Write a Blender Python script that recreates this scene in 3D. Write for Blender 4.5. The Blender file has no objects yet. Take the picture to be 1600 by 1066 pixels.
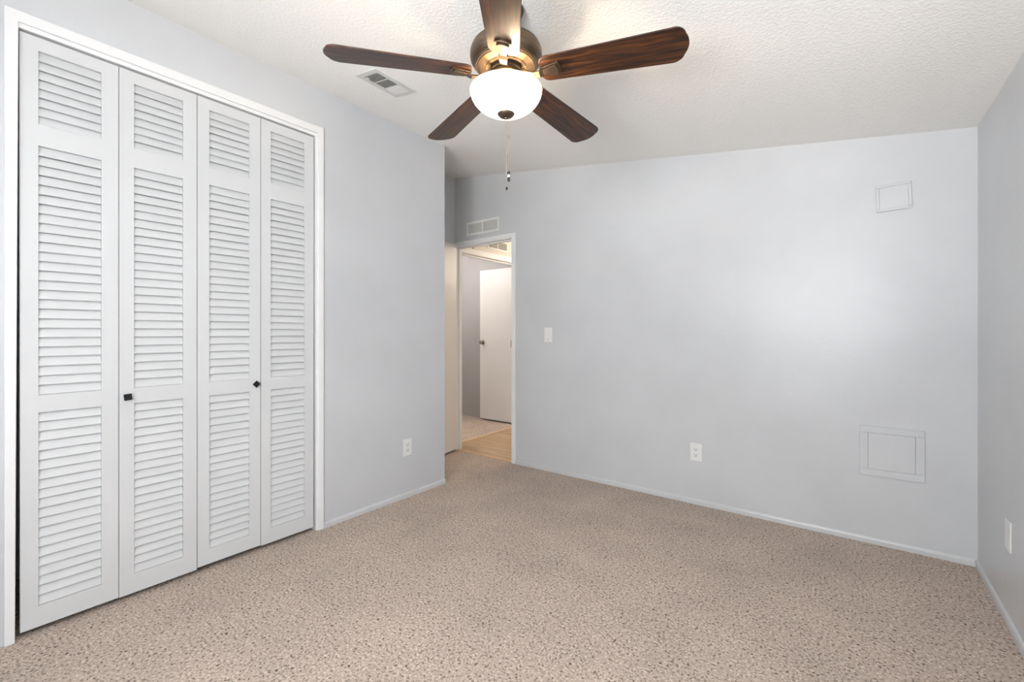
import bpy, bmesh, math, random
from math import radians as R_, sin, cos, pi
from mathutils import Vector, Matrix

random.seed(7)
SC = bpy.context.scene
COL = SC.collection

# ------------------------------------------------------------------ camera, world, lights, exposure
H = 1.18
F_PX, HORIZON, YAW = 695.51, 519.69, 37.3026
cam_d = bpy.data.cameras.new('camera')
cam = bpy.data.objects.new('camera', cam_d)
COL.objects.link(cam)
cam.location = (0, 0, H)
cam.rotation_euler = (R_(90), 0, R_(YAW))
cam_d.sensor_fit = 'HORIZONTAL'
cam_d.sensor_width = 36.0
cam_d.lens = F_PX / 1600 * 36.0
cam_d.shift_y = (HORIZON - 533.0) / 1600
cam_d.clip_start = 0.02
SC.camera = cam

SC.view_settings.view_transform = 'Standard'
SC.view_settings.look = 'None'
SC.view_settings.exposure = 0.66
SC.view_settings.gamma = 1.0
SC.view_settings.use_curve_mapping = False

world = bpy.data.worlds.new('sky')
SC.world = world
world.use_nodes = True
bgn = world.node_tree.nodes['Background']
bgn.inputs[0].default_value = (0.75, 0.87, 1.0, 1)
bgn.inputs[1].default_value = 1.5

def area(name, loc, rot, sx, sy, power, color):
    d = bpy.data.lights.new(name, 'AREA')
    d.shape = 'RECTANGLE'; d.size = sx; d.size_y = sy; d.energy = power; d.color = color
    o = bpy.data.objects.new(name, d); COL.objects.link(o)
    o.location = loc; o.rotation_euler = rot
    return o

def point(name, loc, power, color, radius):
    d = bpy.data.lights.new(name, 'POINT')
    d.energy = power; d.color = color; d.shadow_soft_size = radius
    o = bpy.data.objects.new(name, d); COL.objects.link(o)
    o.location = loc
    return o

YF = -0.95                                   # wall behind the camera
WIN = (-1.08, 0.27, 0.85, 2.08)             # its window: x0, x1, z0, z1
area('window_daylight', ((WIN[0]+WIN[1])/2, YF-0.22, (WIN[2]+WIN[3])/2), (R_(90), 0, 0),
     WIN[1]-WIN[0], WIN[3]-WIN[2], 50, (0.96, 0.98, 1.0))
WIR = (-0.82, 0.30, 0.85, 2.02)              # added unseen window on the right, for fill light: y0, y1, z0, z1
area('side_fill_light', (0.5073+0.30, (WIR[0]+WIR[1])/2, (WIR[2]+WIR[3])/2), (R_(90), 0, R_(90)),
     WIR[1]-WIR[0], WIR[3]-WIR[2], 10, (0.96, 0.98, 1.0))  # fill light shining in through the added side window
# added upward area lights outside the windows, brightening the ceiling like ground bounce
area('ceiling_fill_light', ((WIN[0]+WIN[1])/2, YF-2.9, -0.5), (R_(150), 0, 0), 4.0, 4.5, 1080, (1.0, 0.985, 0.95))
area('side_ceiling_fill_light', (0.5073+2.4, (WIR[0]+WIR[1])/2, -0.5), (R_(150), 0, R_(90)), 3.5, 4.0, 140, (1.0, 0.985, 0.95))
sun_d = bpy.data.lights.new('sun', 'SUN')  # sun added to bounce light upward off the floor behind the camera
sun_d.energy = 4.0; sun_d.angle = R_(0.6); sun_d.color = (1.0, 0.98, 0.95)
sun = bpy.data.objects.new('sun', sun_d); COL.objects.link(sun)
sun.rotation_euler = (R_(26), 0, R_(-4))
point('hall_lamp_light', (-2.50, 5.02, 2.10), 21, (1.0, 0.86, 0.70), 0.10)
point('opposite_bedroom_light', (-4.4, 3.6, 2.1), 18, (1.0, 0.95, 0.90), 0.15)

# ------------------------------------------------------------------ constants of the room
XC, YB, XR = -2.533, 3.2036, 0.5073          # closet wall, far wall, right wall
ZR, SL = 2.2151, 0.1401                      # ceiling height at the right wall, slope
YCOR, XS = 2.4542, -3.163                    # end of the closet wall, side wall of the entry nook
XH = -3.333                                  # far side of the hall
TB = 0.085                                   # thickness of the far wall
def ceil_z(x): return ZR + SL * (XR - x)

# ------------------------------------------------------------------ materials
def nodes(m): return m.node_tree.nodes, m.node_tree.links

def base_mat(name, color, rough=0.5, metal=0.0, spec=0.5, coat=0.0):
    m = bpy.data.materials.new(name); m.use_nodes = True
    b = m.node_tree.nodes['Principled BSDF']
    b.inputs['Base Color'].default_value = (*color, 1)
    b.inputs['Roughness'].default_value = rough
    b.inputs['Metallic'].default_value = metal
    b.inputs['Specular IOR Level'].default_value = spec
    b.inputs['Coat Weight'].default_value = coat
    return m

def tex_coord(m, scale=(1, 1, 1)):
    n, l = nodes(m)
    tc = n.new('ShaderNodeTexCoord'); mp = n.new('ShaderNodeMapping')
    mp.inputs['Scale'].default_value = scale
    l.new(tc.outputs['Object'], mp.inputs['Vector'])
    return mp.outputs['Vector']

def noise(m, vec, scale, detail=2.0, rough=0.5, dist=0.0):
    n, l = nodes(m)
    t = n.new('ShaderNodeTexNoise')
    t.inputs['Scale'].default_value = scale; t.inputs['Detail'].default_value = detail
    t.inputs['Roughness'].default_value = rough; t.inputs['Distortion'].default_value = dist
    l.new(vec, t.inputs['Vector'])
    return t

def ramp(m, fac, stops):
    n, l = nodes(m)
    r = n.new('ShaderNodeValToRGB')
    while len(r.color_ramp.elements) < len(stops): r.color_ramp.elements.new(0.5)
    for e, (p, c) in zip(r.color_ramp.elements, stops):
        e.position = p; e.color = (*c, 1)
    l.new(fac, r.inputs['Fac'])
    return r

def bump(m, height, strength, distance):
    n, l = nodes(m)
    b = n.new('ShaderNodeBump')
    b.inputs['Strength'].default_value = strength; b.inputs['Distance'].default_value = distance
    l.new(height, b.inputs['Height'])
    l.new(b.outputs['Normal'], n['Principled BSDF'].inputs['Normal'])
    return b

def painted(name, color, rough=0.45, spec=0.5, tscale=(60, 60, 35), strength=0.12, var=0.03):
    m = base_mat(name, color, rough, spec=spec)
    n, l = nodes(m)
    v = tex_coord(m)
    big = noise(m, v, 2.2, 3)
    lo = tuple(c * (1 - var) for c in color); hi = tuple(min(1, c * (1 + var)) for c in color)
    r = ramp(m, big.outputs['Fac'], [(0.35, lo), (0.65, hi)])
    l.new(r.outputs['Color'], n['Principled BSDF'].inputs['Base Color'])
    v2 = tex_coord(m, tscale)
    fine = noise(m, v2, 1.0, 3, 0.6)
    bump(m, fine.outputs['Fac'], strength, 0.004)
    return m

M = {}
M['wall'] = painted('grey_wall_paint', (0.608, 0.620, 0.638), 0.31, 0.5, (95, 95, 50), 0.18)
M['wall_warm_lit'] = painted('warm_lit_hall_paint', (0.72, 0.685, 0.64), 0.5)  # off-white paint with the hall lamp's warmth put into the colour
M['wall_plum'] = painted('warm_grey_room_paint', (0.43, 0.41, 0.41), 0.5)
M['base'] = painted('grey_baseboard_paint', (0.605, 0.612, 0.622), 0.35, 0.5, (20, 20, 60), 0.05)
M['trim'] = painted('white_trim_paint', (0.82, 0.822, 0.828), 0.35, 0.5, (30, 30, 12), 0.05, 0.015)
M['door'] = painted('white_closet_door_paint', (0.645, 0.652, 0.66), 0.42, 0.5, (70, 70, 14), 0.06, 0.015)
M['slab'] = painted('white_slab_door_paint', (0.78, 0.755, 0.735), 0.4, 0.5, (60, 60, 8), 0.05, 0.015)
M['plastic'] = base_mat('white_plastic', (0.80, 0.80, 0.79), 0.3)
M['plastic_line'] = base_mat('grey_plastic_recess', (0.30, 0.30, 0.30), 0.5)
M['slot'] = base_mat('dark_slot', (0.03, 0.03, 0.03), 0.6)
M['vent'] = base_mat('white_vent_enamel', (0.66, 0.66, 0.645), 0.4)
M['vent_cream'] = base_mat('cream_vent_enamel', (0.83, 0.83, 0.81), 0.4)
M['duct'] = base_mat('dark_duct_backing', (0.055, 0.06, 0.055), 0.7)
M['duct_warm'] = base_mat('tan_filter_interior', (0.30, 0.25, 0.19), 0.8)
M['black'] = base_mat('black_metal', (0.012, 0.013, 0.015), 0.35, 0.3)
M['track'] = base_mat('dark_track_metal', (0.10, 0.10, 0.10), 0.5, 0.6)
M['nickel'] = base_mat('satin_nickel', (0.42, 0.38, 0.33), 0.3, 1.0)
M['chain'] = base_mat('brass_chain', (0.42, 0.33, 0.27), 0.35, 1.0)
M['fob_white'] = base_mat('white_fob_ring', (0.8, 0.8, 0.8), 0.4)
M['alum'] = base_mat('white_window_vinyl', (0.78, 0.78, 0.78), 0.4)

def ceiling_mat():
    m = base_mat('textured_ceiling', (0.92, 0.915, 0.895), 0.85, spec=0.2)
    v = tex_coord(m)
    a = noise(m, v, 80, 3, 0.6, 0.3)
    r = ramp(m, a.outputs['Fac'], [(0.40, (0, 0, 0)), (0.66, (1, 1, 1))])
    bump(m, r.outputs['Color'], 0.30, 0.005)
    return m
M['ceiling'] = ceiling_mat()

def carpet_mat(name, dark, mid, light):
    m = base_mat(name, mid, 0.95, spec=0.08)
    n, l = nodes(m)
    v = tex_coord(m)
    a = noise(m, v, 105, 2, 0.6, 0.5)
    r = ramp(m, a.outputs['Fac'], [(0.33, dark), (0.43, mid), (0.52, mid), (0.66, light)])
    b = noise(m, v, 3.0, 3)
    mix = n.new('ShaderNodeMixRGB'); mix.blend_type = 'MULTIPLY'; mix.inputs[0].default_value = 1.0
    r2 = ramp(m, b.outputs['Fac'], [(0.3, (0.90, 0.90, 0.90)), (0.7, (1.06, 1.05, 1.04))])
    l.new(r.outputs['Color'], mix.inputs[1]); l.new(r2.outputs['Color'], mix.inputs[2])
    l.new(mix.outputs['Color'], n['Principled BSDF'].inputs['Base Color'])
    vo = n.new('ShaderNodeTexVoronoi'); vo.inputs['Scale'].default_value = 130
    l.new(v, vo.inputs['Vector'])
    ad = n.new('ShaderNodeMath'); ad.operation = 'SUBTRACT'
    l.new(a.outputs['Fac'], ad.inputs[0]); l.new(vo.outputs['Distance'], ad.inputs[1])
    bump(m, ad.outputs[0], 0.35, 0.004)
    return m
M['carpet'] = carpet_mat('beige_flecked_carpet', (0.12, 0.085, 0.065), (0.49, 0.40, 0.338), (0.71, 0.61, 0.535))

def wood_mat(name, c0, c1, c2, rough, axis_scale, coat=0.0, spec=0.5):
    m = base_mat(name, c1, rough, spec=spec, coat=coat)
    n, l = nodes(m)
    v = tex_coord(m, axis_scale)
    a = noise(m, v, 1.0, 5, 0.6, 0.8)
    r = ramp(m, a.outputs['Fac'], [(0.34, c0), (0.49, c1), (0.68, c2)])
    l.new(r.outputs['Color'], n['Principled BSDF'].inputs['Base Color'])
    bump(m, a.outputs['Fac'], 0.06, 0.002)
    return m
M['blade'] = wood_mat('dark_walnut_blade', (0.008, 0.004, 0.003), (0.032, 0.0115, 0.0055), (0.135, 0.045, 0.012), 0.34, (5, 70, 70))
M['strip'] = wood_mat('light_oak_strip', (0.50, 0.34, 0.21), (0.60, 0.42, 0.27), (0.66, 0.48, 0.32), 0.45, (60, 5, 60))

def plank_mat():
    m = base_mat('oak_vinyl_planks', (0.5, 0.35, 0.2), 0.4)
    n, l = nodes(m)
    v = tex_coord(m, (3.0, 42, 10))
    a = noise(m, v, 1.0, 5, 0.6, 0.5)
    r = ramp(m, a.outputs['Fac'], [(0.30, (0.36, 0.235, 0.135)), (0.5, (0.50, 0.345, 0.21)), (0.72, (0.58, 0.42, 0.27))])
    br = n.new('ShaderNodeTexBrick')
    br.inputs['Scale'].default_value = 1.0
    br.inputs['Brick Width'].default_value = 1.2; br.inputs['Row Height'].default_value = 0.15
    br.inputs['Mortar Size'].default_value = 0.002
    br.inputs['Color1'].default_value = (1, 1, 1, 1); br.inputs['Color2'].default_value = (0.86, 0.85, 0.84, 1)
    br.inputs['Mortar'].default_value = (0.45, 0.4, 0.35, 1)
    l.new(tex_coord(m), br.inputs['Vector'])
    mix = n.new('ShaderNodeMixRGB'); mix.blend_type = 'MULTIPLY'; mix.inputs[0].default_value = 1.0
    l.new(r.outputs['Color'], mix.inputs[1]); l.new(br.outputs['Color'], mix.inputs[2])
    l.new(mix.outputs['Color'], n['Principled BSDF'].inputs['Base Color'])
    return m
M['plank'] = plank_mat()

def fan_metal():
    m = base_mat('brushed_bronze', (0.30, 0.23, 0.17), 0.40, 0.95)
    n, l = nodes(m)
    v = tex_coord(m, (8, 8, 260))
    a = noise(m, v, 1.0, 3, 0.5)
    r = ramp(m, a.outputs['Fac'], [(0.3, (0.115, 0.082, 0.056)), (0.7, (0.21, 0.16, 0.115))])
    l.new(r.outputs['Color'], n['Principled BSDF'].inputs['Base Color'])
    return m
M['bronze'] = fan_metal()
M['bronze_dark'] = base_mat('dark_bronze', (0.055, 0.043, 0.034), 0.4, 0.7)

def bowl_mat():
    m = base_mat('lit_frosted_glass', (0.92, 0.88, 0.80), 0.35)
    b = m.node_tree.nodes['Principled BSDF']
    b.inputs['Emission Color'].default_value = (1.0, 0.89, 0.72, 1)
    b.inputs['Emission Strength'].default_value = 1.25
    return m
M['bowl'] = bowl_mat()
M['bowl_inside'] = base_mat('frosted_glass_inside', (0.85, 0.80, 0.70), 0.5)

def glass_mat():
    m = bpy.data.materials.new('window_glass'); m.use_nodes = True
    n, l = nodes(m)
    for x in list(n): n.remove(x)
    out = n.new('ShaderNodeOutputMaterial'); t = n.new('ShaderNodeBsdfTransparent')
    g = n.new('ShaderNodeBsdfGlossy'); g.inputs['Roughness'].default_value = 0.02
    mx = n.new('ShaderNodeMixShader'); mx.inputs[0].default_value = 0.06
    l.new(t.outputs[0], mx.inputs[1]); l.new(g.outputs[0], mx.inputs[2]); l.new(mx.outputs[0], out.inputs[0])
    return m
M['glass'] = glass_mat()

# ------------------------------------------------------------------ mesh helpers
def box(bm, x0, x1, y0, y1, z0, z1, mtx=None):
    vs = [bm.verts.new(v) for v in ((x0,y0,z0),(x1,y0,z0),(x1,y1,z0),(x0,y1,z0),(x0,y0,z1),(x1,y0,z1),(x1,y1,z1),(x0,y1,z1))]
    for f in ((0,3,2,1),(4,5,6,7),(0,1,5,4),(1,2,6,5),(2,3,7,6),(3,0,4,7)):
        bm.faces.new([vs[i] for i in f])
    if mtx is not None:
        for v in vs: v.co = mtx @ v.co
    return vs

def slope_box(bm, x0, x1, y0, y1, z0, extra=0.0):
    """a wall piece whose top follows the sloping ceiling"""
    vs = box(bm, x0, x1, y0, y1, z0, 1)
    for i in (4, 5, 6, 7): vs[i].co.z = ceil_z(vs[i].co.x) + extra

def lathe(bm, prof, segs=48, mtx=None, close=False):
    rings = []
    for r, z in prof:
        if r < 1e-6:
            v = bm.verts.new((0, 0, z)); rings.append([v])
        else:
            rings.append([bm.verts.new((r*cos(2*pi*k/segs), r*sin(2*pi*k/segs), z)) for k in range(segs)])
    for a, b in zip(rings, rings[1:]):
        for k in range(segs):
            k2 = (k+1) % segs
            if len(a) == 1 and len(b) == 1: continue
            if len(a) == 1: bm.faces.new((a[0], b[k2], b[k]))
            elif len(b) == 1: bm.faces.new((a[k], a[k2], b[0]))
            else: bm.faces.new((a[k], a[k2], b[k2], b[k]))
    if mtx is not None:
        for ring in rings:
            for v in ring: v.co = mtx @ v.co

def prism(bm, pts, z0, z1, mtx=None):
    """pts: outline in xy, extruded from z0 to z1"""
    lo = [bm.verts.new((x, y, z0)) for x, y in pts]; hi = [bm.verts.new((x, y, z1)) for x, y in pts]
    n = len(pts)
    bm.faces.new(lo[::-1]); bm.faces.new(hi)
    for k in range(n): bm.faces.new((lo[k], lo[(k+1) % n], hi[(k+1) % n], hi[k]))
    if mtx is not None:
        for v in lo + hi: v.co = mtx @ v.co

def obj(name, bm, mat, parent=None, loc=None, smooth=False, bevel=0.0, bseg=2):
    me = bpy.data.meshes.new(name)
    bmesh.ops.recalc_face_normals(bm, faces=bm.faces[:])
    bm.to_mesh(me); bm.free()
    for mm in (mat if isinstance(mat, list) else [mat]): me.materials.append(mm)
    o = bpy.data.objects.new(name, me); COL.objects.link(o)
    if parent: o.parent = parent
    if loc is not None: o.location = loc
    if smooth:
        for p in me.polygons: p.use_smooth = True
        try: me.set_sharp_from_angle(angle=R_(smooth if smooth is not True else 35))
        except Exception: pass
    if bevel:
        b = o.modifiers.new('bevel', 'BEVEL'); b.width = bevel; b.segments = bseg; b.limit_method = 'ANGLE'
    return o

def B(): return bmesh.new()

def tag(o, label, cat, group=None, kind=None):
    o['label'] = label; o['category'] = cat
    if group: o['group'] = group
    if kind: o['kind'] = kind
    return o

def empty(name, loc, rotz=0.0):
    e = bpy.data.objects.new(name, None); COL.objects.link(e)
    e.location = loc; e.rotation_euler = (0, 0, rotz); e.empty_display_size = 0.05
    return e

def struct(name, bm, mat, label, cat, **k):
    return tag(obj(name, bm, mat, **k), label, cat, kind='structure')

# ------------------------------------------------------------------ room shell
bm = B(); box(bm, -3.25, XR+0.1, YF-0.1, YB+0.012, -0.1, 0.0)
struct('floor', bm, M['carpet'], 'beige flecked wall-to-wall carpet of the empty bedroom', 'carpet')

bm = B()
vs = box(bm, -3.27, XR+0.1, YF-0.1, YB+TB, 0, 1)
for i, v in enumerate(vs): v.co.z = ceil_z(v.co.x) + (0.0 if i < 4 else 0.1)
struct('ceiling', bm, M['ceiling'], 'sloping off-white textured ceiling above the bedroom', 'ceiling')

DX0, DX1, DZ = -3.153, -2.4335, 2.046        # opening of the bedroom door
bm = B()
slope_box(bm, DX1, XR+0.1, YB, YB+TB, -0.1)
vs = box(bm, -3.27, DX1, YB, YB+TB, DZ+0.012, 1)
for i in (4, 5, 6, 7): vs[i].co.z = ceil_z(vs[i].co.x)
box(bm, -3.27, DX0-0.010, YB, YB+TB, -0.1, DZ+0.012)
struct('wall_back', bm, M['wall'], 'long light grey wall with the bedroom doorway at one end', 'wall')

bm = B()
slope_box(bm, XR, XR+0.1, YF-0.1, WIR[0], -0.1); slope_box(bm, XR, XR+0.1, WIR[1], YB, -0.1)
box(bm, XR, XR+0.1, WIR[0], WIR[1], -0.1, WIR[2])
vs = box(bm, XR, XR+0.1, WIR[0], WIR[1], WIR[3], 1)
for i in (4, 5, 6, 7): vs[i].co.z = ceil_z(vs[i].co.x)
struct('wall_right', bm, M['wall'], 'grey side wall at the right edge, carrying one white plate', 'wall')

bm = B(); slope_box(bm, XS-0.1, XS, YF-0.1, YB, -0.1)
struct('wall_left', bm, M['wall'], 'shaded grey side wall of the nook beside the open bedroom door', 'wall')

# closet front wall with the opening, its end return
CY0, CY1, CZ = 0.192, 1.4105, 2.366
TW = 0.09
bm = B()
slope_box(bm, XC-TW, XC, YF, CY0, -0.1)
slope_box(bm, XC-TW, XC, CY1, YCOR, -0.1)
vs = box(bm, XC-TW, XC, CY0, CY1, CZ, 1)
for i in (4, 5, 6, 7): vs[i].co.z = ceil_z(vs[i].co.x)
slope_box(bm, XS, XC-TW, YCOR-0.09, YCOR, -0.1)
struct('wall_closet', bm, M['wall'], 'light grey wall around the closet opening, ending at an outside corner', 'wall')

# wall behind the camera with its window
bm = B()
slope_box(bm, XS, WIN[0], YF-0.1, YF, -0.1)
slope_box(bm, WIN[1], XR, YF-0.1, YF, -0.1)
box(bm, WIN[0], WIN[1], YF-0.1, YF, -0.1, WIN[2])
vs = box(bm, WIN[0], WIN[1], YF-0.1, YF, WIN[3], 1)
for i in (4, 5, 6, 7): vs[i].co.z = ceil_z(vs[i].co.x)
struct('wall_front', bm, M['wall'], 'grey wall with the daylight window, facing the long blank wall', 'wall')

w0, w1, z0, z1 = WIN
bm = B()
zm = (z0+z1)/2
for (a, b, c, d) in ((w0, w0+0.05, z0, z1), (w1-0.05, w1, z0, z1), (w0+0.05, w1-0.05, z0, z0+0.05), (w0+0.05, w1-0.05, z1-0.05, z1),
                     (w0+0.05, w1-0.05, zm-0.025, zm+0.025), ((w0+w1)/2-0.03, (w0+w1)/2+0.03, z0+0.05, zm-0.025), ((w0+w1)/2-0.03, (w0+w1)/2+0.03, zm+0.025, z1-0.05)):
    box(bm, a, b, YF-0.085, YF-0.03, c, d)
win = struct('window_1', bm, M['alum'], 'white framed window with a middle rail, opposite the long blank wall', 'window')
bm = B(); box(bm, w0+0.04, w1-0.04, YF-0.062, YF-0.056, z0+0.04, z1-0.04)
obj('pane', bm, M['glass'], win)
bm = B(); box(bm, w0-0.03, w1+0.03, YF-0.03, YF+0.04, z0-0.02, z0)
obj('sill', bm, M['trim'], win)

y0, y1, z0, z1 = WIR
zm = (z0+z1)/2
bm = B()
for (a, b, c, d) in ((y0, y0+0.05, z0, z1), (y1-0.05, y1, z0, z1), (y0+0.05, y1-0.05, z0, z0+0.05), (y0+0.05, y1-0.05, z1-0.05, z1),
                     (y0+0.05, y1-0.05, zm-0.025, zm+0.025)):
    box(bm, XR+0.03, XR+0.085, a, b, c, d)
win = struct('added_window', bm, M['alum'], 'added white framed window in the right wall, letting fill light in', 'window')
bm = B(); box(bm, XR+0.056, XR+0.062, y0+0.04, y1-0.04, z0+0.04, z1-0.04)
obj('pane', bm, M['glass'], win)
bm = B(); box(bm, XR-0.03, XR+0.03, y0-0.03, y1+0.03, z0-0.02, z0)
obj('sill', bm, M['trim'], win)

# hall and the bedroom opposite, seen through the doorway
HY0, HY1 = YB+TB, 5.3
OY0, OY1, OZ = 3.40, 4.60, 2.040             # opening in the far side of the hall
bm = B(); box(bm, XH-0.012, -1.3, YB+0.012, HY1, -0.1, 0.0)
struct('floor_hall', bm, M['plank'], 'light oak plank flooring of the hall beyond the doorway', 'flooring')
bm = B(); box(bm, -5.6, XH-0.012, HY0, 4.742, -0.1, 0.002)
struct('floor_bedroom', bm, M['carpet'], 'tan carpet of the room across the hall', 'carpet')
bm = B()
box(bm, XH-0.09, XH, HY0, OY0, 0, 2.4)
box(bm, XH-0.09, XH, OY1, HY1, 0, 2.4)
box(bm, XH-0.09, XH, OY0, OY1, OZ+0.012, 2.4)
struct('wall_hall', bm, M['wall_warm_lit'], 'off-white hall wall with warm light in its colour above the opening across the hall', 'wall')
bm = B()
box(bm, -5.7, -1.2, HY0+0.005, 4.742, 2.4, 2.5); box(bm, XH-0.09, -1.2, 4.742, HY1+0.1, 2.4, 2.5)
struct('ceiling_hall', bm, M['ceiling'], 'white ceiling over the hall', 'ceiling')
bm = B()
box(bm, XH-0.09, -1.2, HY1, HY1+0.1, -0.1, 2.4); box(bm, -1.3, -1.2, HY0, HY1, -0.1, 2.4)
struct('wall_hall_end', bm, M['wall_warm_lit'], 'off-white walls with warm light in their colour closing the far end of the hall', 'wall')
bm = B()
box(bm, -5.6, XH-0.09, 4.642, 4.742, 0, 2.4); box(bm, -5.7, -5.6, HY0, 4.742, -0.1, 2.4); box(bm, -5.6, XS-0.1, HY0-0.08, HY0, -0.1, 2.4)
struct('wall_bedroom', bm, M['wall_plum'], 'grey wall of the room across the hall, behind its open white door', 'wall')

# ------------------------------------------------------------------ trim
CT = 0.013                                   # casing thickness
bm = B()
yb0, yb1, zt = CY0, CY1, 2.366
prism(bm, [(0.1733, 0), (0.1733, 2.408), (1.4427, 2.408), (1.4427, 0), (1.4095, 0), (1.4095, zt), (0.2095, zt), (0.2005, 0)], 0, CT,
      Matrix(((0,0,1,XC),(1,0,0,0),(0,1,0,0),(0,0,0,1))))
struct('trim_1', bm, M['trim'], 'white casing framing the louvered closet opening', 'trim', bevel=0.003)
bm = B()
box(bm, XC-TW, XC+0.003, 0.2075, 1.3965, 2.3475, 2.3655)     # head jamb
vs = box(bm, XC-TW, XC+0.003, CY0-0.006, 0.2080, 0, 2.3655)
for i in (1, 2): vs[i].co.y = (0.2080 if vs[i].co.y > 0.2 else vs[i].co.y)
for v in vs:
    if v.co.z < 1 and v.co.y > 0.2: v.co.y = 0.1995
vs = box(bm, XC-TW, XC+0.003, 1.3960, CY1-0.0005, 0, 2.3655)
for v in vs:
    if v.co.z < 1 and v.co.y < 1.4: v.co.y = 1.3995
struct('trim_2', bm, M['trim'], 'white jamb lining just inside the closet casing', 'trim')
bm = B(); box(bm, XC-0.075, XC-0.055, 0.2080, 1.3960, 2.3420, 2.3475)
struct('trim_3', bm, M['track'], 'thin dark sliding track above the louvered closet doors', 'track')

bm = B()
prism(bm, [(XS+0.001, 2.0785), (DX1+0.0355, 2.0785), (DX1+0.0355, 0), (DX1, 0), (DX1, DZ), (XS+0.001, DZ)], 0, CT,
      Matrix(((1,0,0,0),(0,0,-1,YB),(0,1,0,0),(0,0,0,1))))
struct('trim_4', bm, M['trim'], 'white casing around the bedroom doorway', 'trim', bevel=0.002)
bm = B()
box(bm, DX0-0.010, DX0+0.004, YB-0.004, YB+TB+0.006, 0.0, DZ)
box(bm, DX0+0.004, DX0+0.014, YB+0.040, YB+TB-0.012, 0.0, DZ-0.012)
box(bm, DX1-0.010, DX1, YB-0.004, YB+TB+0.006, 0.0, DZ)
box(bm, DX1-0.020, DX1-0.010, YB+0.040, YB+TB-0.012, 0.0, DZ-0.012)
box(bm, DX0+0.004, DX1-0.010, YB-0.004, YB+TB+0.006, DZ-0.012, DZ)
box(bm, DX0+0.014, DX1-0.020, YB+0.040, YB+TB-0.012, DZ-0.024, DZ-0.012)
struct('trim_5', bm, M['trim'], 'white jamb and stop lining the bedroom doorway', 'trim')

bm = B()
box(bm, XH, XH+0.012, OY0-0.05, OY0, 0, 2.100); box(bm, XH, XH+0.012, OY1, OY1+0.05, 0, 2.100)
box(bm, XH, XH+0.012, OY0, OY1, OZ+0.004, 2.100)
box(bm, XH-0.09, XH, OY0, OY0+0.012, 0, OZ+0.012); box(bm, XH-0.09, XH, OY1-0.012, OY1, 0, OZ+0.012)
box(bm, XH-0.09, XH, OY0+0.012, OY1-0.012, OZ, OZ+0.012)
box(bm, XH-0.075, XH-0.040, OY0+0.012, OY1-0.012, OZ-0.016, OZ)
struct('trim_6', bm, M['trim'], 'white casing over the opening across the hall', 'trim')

bm = B()
prism(bm, [(-0.02, 0), (0.02, 0), (0.014, 0.006), (-0.014, 0.006)], HY0-0.02, OY1-0.02,
      Matrix.Translation((XH-0.012, 0, 0.001)) @ Matrix(((1,0,0,0),(0,0,1,0),(0,1,0,0),(0,0,0,1))))
struct('trim_7', bm, M['strip'], 'light wood strip between the hall planks and the tan carpet', 'floor strip')
bm = B()
prism(bm, [(YB+0.006, 0), (YB+0.046, 0), (YB+0.040, 0.006), (YB+0.012, 0.006)], DX0+0.015, DX1-0.021,
      Matrix(((0,0,1,0),(1,0,0,0),(0,1,0,0.0005),(0,0,0,1))))
struct('trim_8', bm, M['strip'], 'light wood threshold strip in the bedroom doorway', 'floor strip')

def base_profile(h=0.036, t=0.011):
    return [(0, 0), (t, 0), (t, h*0.62), (t*0.72, h*0.86), (t*0.30, h), (0, h)]
def baseboard(name, a, b, nrm, label):
    """a, b: floor points along the wall; nrm: unit normal into the room"""
    a = Vector((*a, 0)); b = Vector((*b, 0)); n = Vector((*nrm, 0))
    d = (b-a); L = d.length; d.normalize()
    m = Matrix(((n.x, 0, d.x, a.x), (n.y, 0, d.y, a.y), (0, 1, 0, 0), (0, 0, 0, 1)))
    bm = B(); prism(bm, base_profile(), 0, L, m)
    return struct(name, bm, M['base'], label, 'baseboard')
baseboard('baseboard_left', (XC, 1.443), (XC, YCOR+0.0), (1, 0), 'low grey baseboard between the closet casing and the outside corner')
baseboard('baseboard_back', (DX1+0.036, YB), (XR-0.011, YB), (0, -1), 'long low grey baseboard along the blank wall')
baseboard('baseboard_right', (XR, YF), (XR, YB-0.001), (-1, 0), 'low grey baseboard along the wall at the right edge')
baseboard('baseboard_front', (XC+0.011, YF), (XR-0.011, YF), (0, 1), 'low grey baseboard under the window')

# ------------------------------------------------------------------ closet doors: two folding pairs of louvered leaves
XD = XC - 0.006                              # front face of the leaves
TH = 0.028
EDGE = [0.2118, 0.5050, 0.7965, 1.0915, 1.3905]
ZB, ZT = [0.024, 0.022, 0.030, 0.025], 2.3395
PANELS = [(0.1055, 0.8655), (0.9335, 1.9150), (1.9985, 2.2870)]
PITCH = 0.0379

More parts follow.
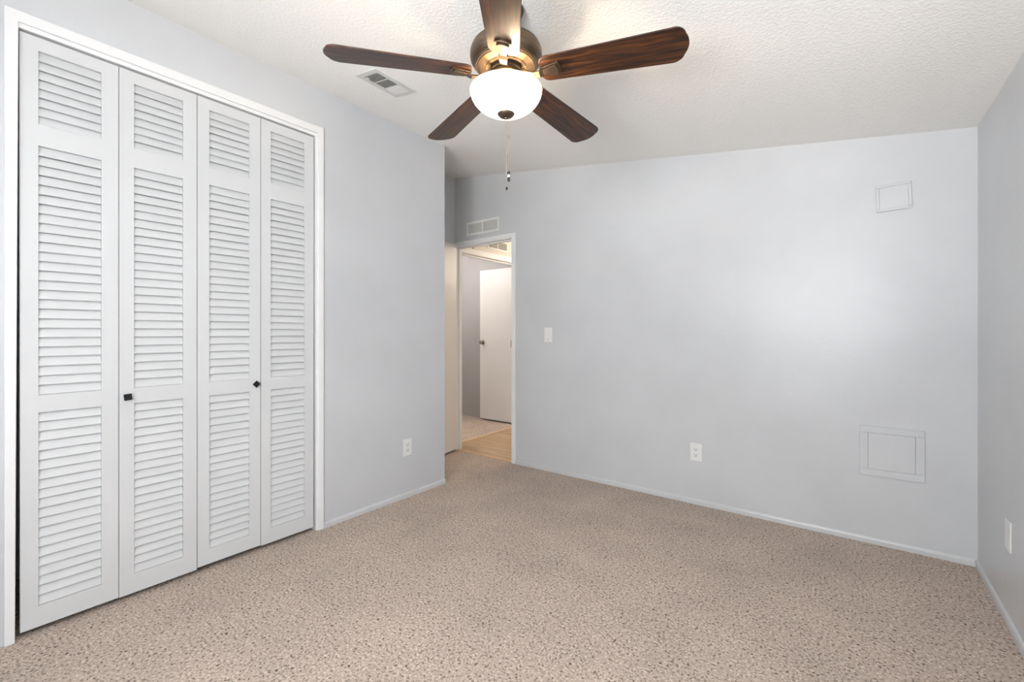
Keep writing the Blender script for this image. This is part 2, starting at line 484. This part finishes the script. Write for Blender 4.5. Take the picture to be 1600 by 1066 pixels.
def leaf(parent, k, y0, y1, zb):
    g = 0.0012 if k != 2 else 0.0018
    a, b = y0+g, y1-g
    s0, s1 = a+0.0505, b-0.0555
    bm = B()
    v1 = box(bm, XD-TH, XD, a, s0, zb, ZT); v2 = box(bm, XD-TH, XD, s1, b, zb, ZT)
    for v in v1[:4]:
        if k == 0 and v.co.y < a+1e-4: v.co.y += 0.0022
    for v in v2[:4]:
        if k == 3 and v.co.y > b-1e-4: v.co.y -= 0.0022
    zs = [zb] + [z for p in PANELS for z in p] + [ZT]
    for i in range(0, len(zs), 2): box(bm, XD-TH, XD, s0, s1, zs[i], zs[i+1])
    bmesh.ops.remove_doubles(bm, verts=bm.verts[:], dist=1e-5)
    lf = obj('door_leaf', bm, M['door'], parent)
    tilt = R_(19.5)
    for (p0, p1) in PANELS:
        bm = B()
        n = int(round((p1-p0)/PITCH)); pit = (p1-p0)/n
        for i in range(n):
            zc = p0 + (i+0.5)*pit
            j = (random.random()-0.5)*0.0012
            mtx = Matrix.Translation((XD-0.0125, 0, zc+j)) @ Matrix.Rotation(-tilt + (random.random()-0.5)*0.03, 4, 'Y')
            # slat: lower edge outwards
            hw, ht = 0.0200, 0.0032
            sec = [(-ht, hw-0.001), (-ht, -hw+ht)] + [(-ht*cos(pi*q/6), -hw+ht-ht*sin(pi*q/6)) for q in range(1, 6)] + [(ht, -hw+ht), (ht, hw-0.001), (ht*0.5, hw), (-ht*0.5, hw)]
            lo_ = [bm.verts.new((x, s0+0.0003, z)) for x, z in sec]; hi_ = [bm.verts.new((x, s1-0.0003, z)) for x, z in sec]
            for q in range(len(sec)): bm.faces.new((lo_[q], lo_[(q+1) % len(sec)], hi_[(q+1) % len(sec)], hi_[q]))
            bm.faces.new(lo_[::-1]); bm.faces.new(hi_)
            vs = lo_ + hi_
            for v in vs: v.co = mtx @ v.co
            for v in vs: v.co.z = min(max(v.co.z, p0+0.0003), p1-0.0003)
        obj('louver_panel', bm, M['door'], lf)
    return lf

def closet_knob(lf, y, z, ang):
    bm = B()
    m = Matrix.Translation((XD, y, z)) @ Matrix.Rotation(R_(90), 4, 'Y')
    lathe(bm, [(0.0, 0.0), (0.008, 0.0), (0.006, 0.006), (0.0055, 0.014), (0.0, 0.014)], 16, m)
    h = 0.0138
    m2 = Matrix.Translation((XD, y, z)) @ Matrix.Rotation(ang, 4, 'X')
    box(bm, 0.014, 0.021, -h, h, -h, h, m2)
    k = obj('knob', bm, M['black'], lf, bevel=0.0012)
    k['label'] = 'square black knob'

for pair, (i0, ky, kz, ang, lab) in enumerate((
        (0, 0.541-0.009, 0.8966, R_(6), 'white louvered folding closet doors with a level square black knob, farther from the corner'),
        (2, 1.0709-0.008, 0.9044, R_(45), 'white louvered folding closet doors with a diamond-set black knob, beside the blank grey wall'))):
    e = empty('folding_closet_door', (XD, EDGE[i0], 0.02))
    tag(e, lab, 'closet door', 'louvered closet doors', 'thing')
    lfs = [leaf(e, i, EDGE[i], EDGE[i+1], ZB[i]) for i in (i0, i0+1)]
    closet_knob(lfs[1 if pair == 0 else 0], ky, kz, ang)
    # carry the children on the empty without moving them
    for lf in lfs: lf.location = -Vector(e.location)

# ------------------------------------------------------------------ bedroom door leaf, swung open into the nook
ud = Vector((0.180, -0.984, 0)).normalized()
nd = Vector((0.984, 0.180, 0))
def door_frame(origin, u, n):
    return Matrix(((u.x, n.x, 0, origin[0]), (u.y, n.y, 0, origin[1]), (0, 0, 1, origin[2]), (0, 0, 0, 1)))
mtx = door_frame((-3.158, 3.186, 0), ud, nd)
bm = B(); box(bm, 0, 0.70, 0.0, 0.034, 0.020, 2.052)
d1 = struct('door_1', bm, M['slab'], 'plain white bedroom door swung open into the nook, mostly hidden by the closet corner', 'door', bevel=0.002)
d1.matrix_world = mtx
bm = B()
for sgn, y0 in ((1, 0.034), (-1, 0.0)):
    mm = Matrix.Translation((0.64, y0, 0.92)) @ Matrix.Rotation(R_(-90*sgn), 4, 'X')
    lathe(bm, [(0, 0), (0.03, 0), (0.03, 0.005), (0.012, 0.008), (0.011, 0.028), (0.024, 0.040), (0.026, 0.052), (0.018, 0.060), (0, 0.061)], 24, mm) if sgn == 1 else \
    lathe(bm, [(0, 0), (0.03, 0), (0.03, 0.004), (0, 0.006)], 24, mm)
obj('knob', bm, M['nickel'], d1, smooth=True)

# door of the room across the hall
bm = B(); box(bm, -4.000, -3.462, 4.535, 4.570, 0.022, 2.015)
d2 = struct('door_2', bm, M['slab'], 'plain white slab door standing open across the hall, with a round metal knob', 'door', bevel=0.002)
bm = B()
mm = Matrix.Translation((-3.945, 4.535, 1.05)) @ Matrix.Rotation(R_(90), 4, 'X')
lathe(bm, [(0, 0), (0.031, 0), (0.031, 0.005), (0.013, 0.009), (0.012, 0.030), (0.025, 0.042), (0.027, 0.054), (0.018, 0.063), (0, 0.064)], 24, mm)
obj('knob', bm, M['nickel'], d2, smooth=True)
bm = B(); box(bm, -3.476, -3.464, 4.5335, 4.5351, 0.99, 1.08)
for zc in (1.003, 1.035, 1.067): lathe(bm, [(0.0, 0), (0.003, 0), (0, 0.0012)], 8, Matrix.Translation((-3.470, 4.5335, zc)) @ Matrix.Rotation(R_(90), 4, 'X'))
obj('hinge', bm, M['nickel'], d2)

# ------------------------------------------------------------------ wall plates
def plate_base(name, loc, rotz, label, cat, group=None):
    """local axes: x across the wall, -y out of the wall, z up"""
    e = empty(name, loc, rotz)
    tag(e, label, cat, group)
    bm = B(); box(bm, -0.0385, 0.0385, -0.0055, 0.0, -0.0605, 0.0605)
    obj('cover_plate', bm, M['plastic'], e, bevel=0.0035, bseg=3)
    return e

def outlet(loc, rotz, label):
    e = plate_base('wall_outlet', loc, rotz, label, 'outlet', 'white duplex wall outlets')
    for zc in (0.0195, -0.0195):
        bm = B()
        pts = []
        for k in range(28):
            t = 2*pi*k/28
            pts.append((0.0172*cos(t), max(-0.0135, min(0.0135, 0.0172*sin(t)))))
        prism(bm, pts, 0.0, 0.0022, Matrix.Translation((0, -0.0052, zc)) @ Matrix.Rotation(R_(90), 4, 'X'))
        rc = obj('receptacle', bm, M['plastic'], e)
        bm = B()
        box(bm, -0.0082, -0.0055, -0.0078, -0.0070, -0.001, 0.0085, Matrix.Translation((0, 0, zc)))
        box(bm, 0.0055, 0.0082, -0.0078, -0.0070, -0.001, 0.0085, Matrix.Translation((0, 0, zc)))
        lathe(bm, [(0, 0), (0.0034, 0), (0.0034, 0.0006), (0, 0.0006)], 12, Matrix.Translation((0, -0.0071, zc-0.0068)) @ Matrix.Rotation(R_(90), 4, 'X'))
        obj('slots', bm, M['slot'], rc)
    bm = B(); lathe(bm, [(0, 0), (0.003, 0), (0.0025, 0.001), (0, 0.0012)], 12, Matrix.Translation((0, -0.0054, 0)) @ Matrix.Rotation(R_(90), 4, 'X'))
    obj('screw', bm, M['plastic'], e)
    return e

outlet((-0.8478, YB, 0.3570), 0, 'white duplex outlet low on the long blank grey wall')
outlet((XC, 2.0835, 0.3565), R_(90), 'white duplex outlet between the louvered closet and the outside corner')
bp = plate_base('wall_plate', (XR, 2.6440, 0.3600), R_(-90), 'plain white wall plate low on the wall at the right edge', 'wall plate')
for z in (0.0415, -0.0415):
    bm = B(); lathe(bm, [(0, 0), (0.003, 0), (0.0025, 0.001), (0, 0.0012)], 12, Matrix.Translation((0, -0.0054, z)) @ Matrix.Rotation(R_(90), 4, 'X'))
    obj('screw', bm, M['plastic'], bp)

sw = plate_base('light_switch', (-2.0504, YB, 1.1600), 0, 'white rocker light switch beside the bedroom doorway', 'light switch')
bm = B(); box(bm, -0.0165, 0.0165, -0.0085, -0.0050, -0.0335, 0.0335)
for v in bm.verts:
    if v.co.y < -0.008 and v.co.z > 0: v.co.y += 0.002
rk = obj('rocker', bm, M['plastic'], sw, bevel=0.001)
bm = B(); box(bm, -0.008, 0.003, -0.0062, -0.0054, -0.0440, -0.0385)
obj('slide', bm, M['plastic_line'], sw)
for z in (0.049, -0.049):
    bm = B()
    lathe(bm, [(0, 0), (0.003, 0), (0.0025, 0.001), (0, 0.0012)], 12, Matrix.Translation((0, -0.0054, z)) @ Matrix.Rotation(R_(90), 4, 'X'))
    obj('screw', bm, M['plastic'], sw)

# ------------------------------------------------------------------ painted-over access panels
def ring(bm, w, h, t, y0, y1):
    box(bm, -w/2, w/2, y1, y0, h/2-t, h/2); box(bm, -w/2, w/2, y1, y0, -h/2, -h/2+t)
    box(bm, -w/2, -w/2+t, y1, y0, -h/2+t, h/2-t); box(bm, w/2-t, w/2, y1, y0, -h/2+t, h/2-t)
e = empty('access_panel', (0.1845, YB, 1.9215)); e.rotation_euler = (0, R_(-2.0), 0)
tag(e, 'small square wall panel painted grey, high near the corner', 'panel')
bm = B(); ring(bm, 0.150, 0.148, 0.015, 0.0, -0.010)
obj('frame', bm, M['base'], e, bevel=0.004)
bm = B(); box(bm, -0.0605, 0.0605, -0.0045, 0.0, -0.0595, 0.0595)
obj('cover', bm, M['wall'], e)

e = empty('access_panel', (0.1744, YB, 0.5190))
tag(e, 'large hatch cover painted grey, low near the corner', 'panel')
bm = B(); ring(bm, 0.272, 0.276, 0.037, 0.0, -0.0095)
obj('frame', bm, M['wall'], e, bevel=0.002)
bm = B(); box(bm, -0.0983, 0.0983, -0.0090, -0.0002, -0.1004, 0.1004)
obj('hatch', bm, M['wall'], e, bevel=0.0015)

# ------------------------------------------------------------------ vents
def wall_vent(loc, rotz, w, h, mat, back, label, slat_vertical=False, pitch=0.010):
    e = empty('wall_vent', loc, rotz)
    tag(e, label, 'vent')
    t = 0.020
    bm = B()
    ring(bm, w, h, t, 0.0, -0.008); box(bm, -0.007, 0.007, -0.008, 0.0, -h/2+t, h/2-t)
    for sx in (-1, 1): lathe(bm, [(0, 0), (0.004, 0), (0.003, 0.0015), (0, 0.002)], 10, Matrix.Translation((sx*(w/2-0.009), -0.008, 0)) @ Matrix.Rotation(R_(90), 4, 'X'))
    obj('frame', bm, mat, e, bevel=0.0015)
    for sx in (-1, 1):
        x0, x1 = (0.007, w/2-t) if sx > 0 else (-w/2+t, -0.007)
        bm = B()
        if not slat_vertical:
            n = int((h-2*t)/pitch)
            for i in range(n):
                zc = -h/2+t+(i+0.5)*(h-2*t)/n
                box(bm, x0, x1, -0.0045, 0.0045, -0.0007, 0.0007, Matrix.Translation((0, -0.005, zc)) @ Matrix.Rotation(R_(42), 4, 'X'))
        else:
            n = int((x1-x0)/pitch)
            for i in range(n):
                xc = x0+(i+0.5)*(x1-x0)/n
                box(bm, -0.0009, 0.0009, -0.0045, 0.0035, -h/2+t, h/2-t, Matrix.Translation((xc, -0.0035, 0)))
        obj('grille', bm, mat, e)
    bm = B(); box(bm, -w/2+t/2, w/2-t/2, -0.0008, -0.0001, -h/2+t/2, h/2-t/2)
    obj('back', bm, back, e)
    return e
M['duct_light'] = base_mat('light_duct_interior', (0.66, 0.65, 0.61), 0.7)
wall_vent((-2.7911, YB, 2.187), 0, 0.405, 0.132, M['vent_cream'], M['duct_light'], 'white wall vent with two louvered halves above the bedroom doorway')
wall_vent((XH, 4.092, 2.210), R_(90), 0.386, 0.120, M['vent_cream'], M['duct_warm'], 'cream framed vent with brown grille on the hall wall, seen through the doorway', True, 0.012)

bm = B()
lathe(bm, [(0, 0), (0.011, 0), (0.010, 0.006), (0.006, 0.012), (0, 0.013)], 16, Matrix.Translation((XH, 3.661, 2.1165)) @ Matrix.Rotation(R_(90), 4, 'Y'))
tag(obj('wall_stud', bm, M['nickel'], smooth=True), 'small dark metal button on the warm-tinted hall wall beside the framed vent', 'button')

# ceiling register, three louvered zones, on the slope
vx, vy = -2.0665, 1.5560
sl = math.atan(SL)
cv = empty('ceiling_vent', (vx, vy, ceil_z(vx))); cv.rotation_euler = (0, sl, R_(0.6))
tag(cv, 'white three-way air vent in the ceiling beside the fan', 'vent')
W2, L2 = 0.0925, 0.1415
bm = B()
def cbox(bm, x0, x1, y0, y1, z0, z1, m=None): box(bm, x0, x1, y0, y1, z0, z1, m)
ix, iy = 0.058, 0.108
cbox(bm, -W2, -ix, -L2, L2, -0.006, -0.0003); cbox(bm, ix, W2, -L2, L2, -0.006, -0.0003)
cbox(bm, -ix, ix, -L2, -iy, -0.006, -0.0003); cbox(bm, -ix, ix, iy, L2, -0.006, -0.0003)
zones = [(-iy, -0.038), (-0.032, 0.034), (0.040, iy)]
cbox(bm, -ix, ix, -0.038, -0.032, -0.006, -0.0003); cbox(bm, -ix, ix, 0.034, 0.040, -0.006, -0.0003)
obj('frame', bm, M['vent'], cv, bevel=0.0015)
bm = B(); cbox(bm, -ix-0.005, ix+0.005, -iy-0.005, iy+0.005, -0.0002, 0.0)  # flat dark sheet, the duct's shade put into its colour
obj('back', bm, M['duct'], cv)
for zi, (a, b) in enumerate(zones):
    bm = B()
    if zi == 1:
        n = 9
        for i in range(n):
            xc = -ix + (i+0.5)*2*ix/n
            box(bm, -0.0006, 0.0006, a, b, -0.0040, 0.0036, Matrix.Translation((xc, 0, -0.0042)) @ Matrix.Rotation(R_(-50), 4, 'Y'))
    else:
        n = 6 if zi == 0 else 5
        for i in range(n):
            yc = a + (i+0.5)*(b-a)/n
            ang = R_(-40) if zi == 0 else R_(62)
            hl = 0.0042 if zi == 0 else 0.0078
            box(bm, -ix, ix, -0.0006, 0.0006, -hl, hl, Matrix.Translation((0, yc, -0.0048)) @ Matrix.Rotation(ang, 4, 'X'))
    obj('grille', bm, M['vent'], cv)
bm = B(); box(bm, -0.046, -0.041, -0.098, -0.082, -0.016, -0.004)
obj('lever', bm, M['vent'], cv)

# ------------------------------------------------------------------ ceiling fan
FX, FY, BZ = -1.0604, 1.3540, 2.1724
FZ = ceil_z(FX)
fan = empty('ceiling_fan', (FX, FY, FZ))
tag(fan, 'bronze ceiling fan with five dark wooden blades and a lit glass bowl', 'ceiling fan')
def fz(z): return z - FZ

bm = B()
can = [(0.0, 0.012), (0.066, 0.012), (0.070, -0.006), (0.066, -0.020), (0.052, -0.036), (0.034, -0.044), (0.018, -0.046), (0.0, -0.046)]
lathe(bm, can, 40, Matrix.Rotation(sl*0.999, 4, 'Y'))
for v in bm.verts:
    zt_ = -SL * v.co.x
    if v.co.z > zt_ - 0.0004: v.co.z = zt_ - 0.0004
obj('canopy', bm, M['bronze_dark'], fan, smooth=True)
bm = B(); lathe(bm, [(0, fz(2.405)), (0.0135, fz(2.405)), (0.0135, fz(2.300)), (0, fz(2.300))], 24)
obj('downrod', bm, M['bronze_dark'], fan, smooth=True)
bm = B()
lathe(bm, [(0, fz(2.318)), (0.030, fz(2.316)), (0.034, fz(2.300)), (0.075, fz(2.295)), (0.118, fz(2.288)), (0.129, fz(2.281)), (0.1315, fz(2.276)), (0.1300, fz(2.2745)), (0.1335, fz(2.272)),
           (0.1385, fz(2.258)), (0.1390, fz(2.244)), (0.1360, fz(2.230)), (0.1290, fz(2.219)), (0.1240, fz(2.2155)), (0.1245, fz(2.2130)), (0.1205, fz(2.2075)),
           (0.1165, fz(2.2050)), (0.1150, fz(2.2062)), (0.1125, fz(2.2062)), (0.1110, fz(2.2030)), (0.092, fz(2.1990)), (0.0840, fz(2.1985)), (0.0825, fz(2.2000)),
           (0.0805, fz(2.2000)), (0.0790, fz(2.1975)), (0.068, fz(2.1965)), (0.066, fz(2.206)), (0, fz(2.206))], 64)
obj('motor_housing', bm, M['bronze'], fan, smooth=30)
bm = B()
lathe(bm, [(0, fz(2.207)), (0.061, fz(2.207)), (0.061, fz(2.186)), (0.050, fz(2.184)), (0, fz(2.184))], 40)
obj('flywheel', bm, M['bronze_dark'], fan, smooth=30)
bm = B()
lathe(bm, [(0, fz(2.184)), (0.048, fz(2.184)), (0.056, fz(2.178)), (0.058, fz(2.168)), (0.050, fz(2.160)), (0.036, fz(2.154)), (0.034, fz(2.132)), (0.033, fz(2.128)), (0, fz(2.128))], 48)
obj('light_fitter', bm, M['bronze'], fan, smooth=30)

bm = B()
outer = []
for i in range(19):
    t = i/18
    a = t*pi/2
    outer.append((0.139*cos(a)**0.85 if i < 18 else 0.0, 2.112-0.090*sin(a)**1.12))
prof = [(0.1350, 2.1170), (0.1385, 2.1160), (0.1395, 2.1135)] + outer
inner = [(max(0.0, r-0.0045) if r > 0 else 0.0, z+0.0035) for r, z in prof]
lathe(bm, [(r, fz(z)) for r, z in prof], 64)
lathe(bm, [(r, fz(z)) for r, z in inner[::-1]], 64)
bmesh.ops.remove_doubles(bm, verts=bm.verts[:], dist=1e-6)
n_out = (len(prof)-2)*64 + 64
bm.faces.ensure_lookup_table()
for i, f in enumerate(bm.faces): f.material_index = 0 if i < n_out else 1
obj('light_bowl', bm, [M['bowl'], M['bowl_inside']], fan, smooth=60)['label'] = 'lit frosted white glass bowl'
bm = B()
lathe(bm, [(0, fz(2.032)), (0.030, fz(2.0310)), (0.0335, fz(2.0275)), (0.0330, fz(2.023)), (0.026, fz(2.015)), (0.014, fz(2.0095)), (0.006, fz(2.0085)), (0.005, fz(2.005)), (0, fz(2.004))], 36)
obj('finial', bm, M['bronze'], fan, smooth=True)

DPHI = [0.0327, -0.0026, -0.0197, -0.0311, 0.0058]
DROOP = [-0.0128, -0.0232, -0.0110, -0.0115, 0.0003]
DPIT = [-0.0205, 0.0138, -0.0070, 0.0142, -0.0005]
PH, PIT = 0.297, -0.209
def blade_outline():
    pts = []
    r0, r1, w0, w1 = 0.140, 0.660, 0.1155, 0.1475
    def arc(cx, cy, r, a0, a1, n): return [(cx+r*cos(a0+(a1-a0)*i/n), cy+r*sin(a0+(a1-a0)*i/n)) for i in range(n+1)]
    cr = 0.030
    pts += arc(r0+cr*0.9, w0/2-cr, cr, pi, pi/2, 8)[::1]
    c2 = 0.040
    pts += arc(r1-0.012-c2, w1/2-c2, c2, pi/2, R_(14), 8)
    n = 6
    y_top = w1/2-c2+c2*sin(R_(14))
    for i in range(1, n):
        y = y_top*(1-2*i/n)
        pts.append((r1-0.012-c2+c2*cos(R_(14)) + 0.0125*(1-(y/y_top)**2), y))
    pts += [(x, -y) for x, y in arc(r1-0.012-c2, w1/2-c2, c2, R_(14), pi/2, 8)]
    pts += [(x, -y) for x, y in arc(r0+cr*0.9, w0/2-cr, cr, pi/2, pi, 8)]
    return pts
for k in range(5):
    ang = PH + DPHI[k] + k*R_(72)
    m = Matrix.Translation((0, 0, fz(BZ))) @ Matrix.Rotation(ang, 4, 'Z') @ Matrix.Rotation(-DROOP[k], 4, 'Y') @ Matrix.Rotation(PIT + DPIT[k], 4, 'X')
    bm = B(); prism(bm, blade_outline(), -0.003, 0.003)
    b = obj('blade', bm, M['blade'], fan, bevel=0.0015)
    b.matrix_local = m
    # arm: swept flat bar from the flywheel, widening into a raised pad under the blade root
    bm = B()
    secs = [(0.050, 0.0110, 2.1900, 0.004), (0.070, 0.0115, 2.1800, 0.005), (0.090, 0.0120, 2.1665, 0.006), (0.112, 0.0130, 2.1570, 0.006), (0.135, 0.0160, 2.1555, 0.005),
            (0.150, 0.0205, 2.1610, 0.004)]
    prev = None
    for r, hw, z, t in secs:
        zz = z - BZ
        q = [bm.verts.new((r, -hw, zz-t)), bm.verts.new((r, hw, zz-t)), bm.verts.new((r, hw*0.8, zz+t*0.4)), bm.verts.new((r, -hw*0.8, zz+t*0.4))]
        if prev:
            for i in range(4): bm.faces.new((prev[i], prev[(i+1) % 4], q[(i+1) % 4], q[i]))
        else: bm.faces.new(q)
        prev = q
    bm.faces.new(prev[::-1])
    def pad(rin, rout, w_in, w_out, z0, z1, bow):
        pts = [(rin, -w_in/2), (rout, -w_out/2)]
        for i in range(1, 8):
            y = -w_out/2 + w_out*i/8
            pts.append((rout + bow*(1-(2*y/w_out)**2), y))
        pts += [(rout, w_out/2), (rin, w_in/2)]
        prism(bm, pts, z0, z1)
    pad(0.136, 0.208, 0.030, 0.062, -0.0100, -0.0030, 0.009)
    pad(0.146, 0.200, 0.024, 0.046, -0.0160, -0.0100, 0.007)
    ar = obj('blade_arm', bm, M['bronze'], fan, bevel=0.0012)
    ar.matrix_local = m

def pull_chain(x, y, z_top, z_bot, beads, fob, fz0, fz1):
    bm = B()
    lathe(bm, [(0, fz(z_top)), (0.0009, fz(z_top)), (0.0009, fz(z_bot)), (0, fz(z_bot))], 8, Matrix.Translation((x, y, 0)))
    for zb in beads:
        lathe(bm, [(0, fz(zb+0.007)), (0.0028, fz(zb+0.005)), (0.0028, fz(zb-0.005)), (0, fz(zb-0.007))], 12, Matrix.Translation((x, y, 0)))
    c = obj('pull_chain', bm, M['chain'], fan, smooth=True)
    for (a, b, r, mat) in fob:
        bm = B()
        lathe(bm, [(0, fz(a)), (r*0.7, fz(a)), (r, fz(a-0.003)), (r, fz(b+0.003)), (r*0.7, fz(b)), (0, fz(b))], 16, Matrix.Translation((x, y, 0)))
        obj('chain_fob', bm, mat, c, smooth=True)
# image x 791.8 and 794.8: sideways offset along the camera's right axis
rx, ry = cos(R_(YAW)), sin(R_(YAW))
pull_chain(0.0027*rx, 0.0027*ry, 2.012, 1.741, [1.863], [(1.742, 1.731, 0.0040, M['black'])], 0, 0)
pull_chain(0.0101*rx, 0.0101*ry, 2.012, 1.800, [1.937], [(1.802, 1.790, 0.0055, M['black']), (1.790, 1.779, 0.0050, M['fob_white']), (1.779, 1.763, 0.0055, M['black'])], 0, 0)

lamp = bpy.data.lights.new('fan_bulb', 'POINT')
lamp.energy = 6.5; lamp.color = (1.0, 0.77, 0.50); lamp.shadow_soft_size = 0.022
lo = bpy.data.objects.new('fan_bulb', lamp); COL.objects.link(lo)
lo.parent = fan; lo.location = (0.0, 0.0, fz(2.104))
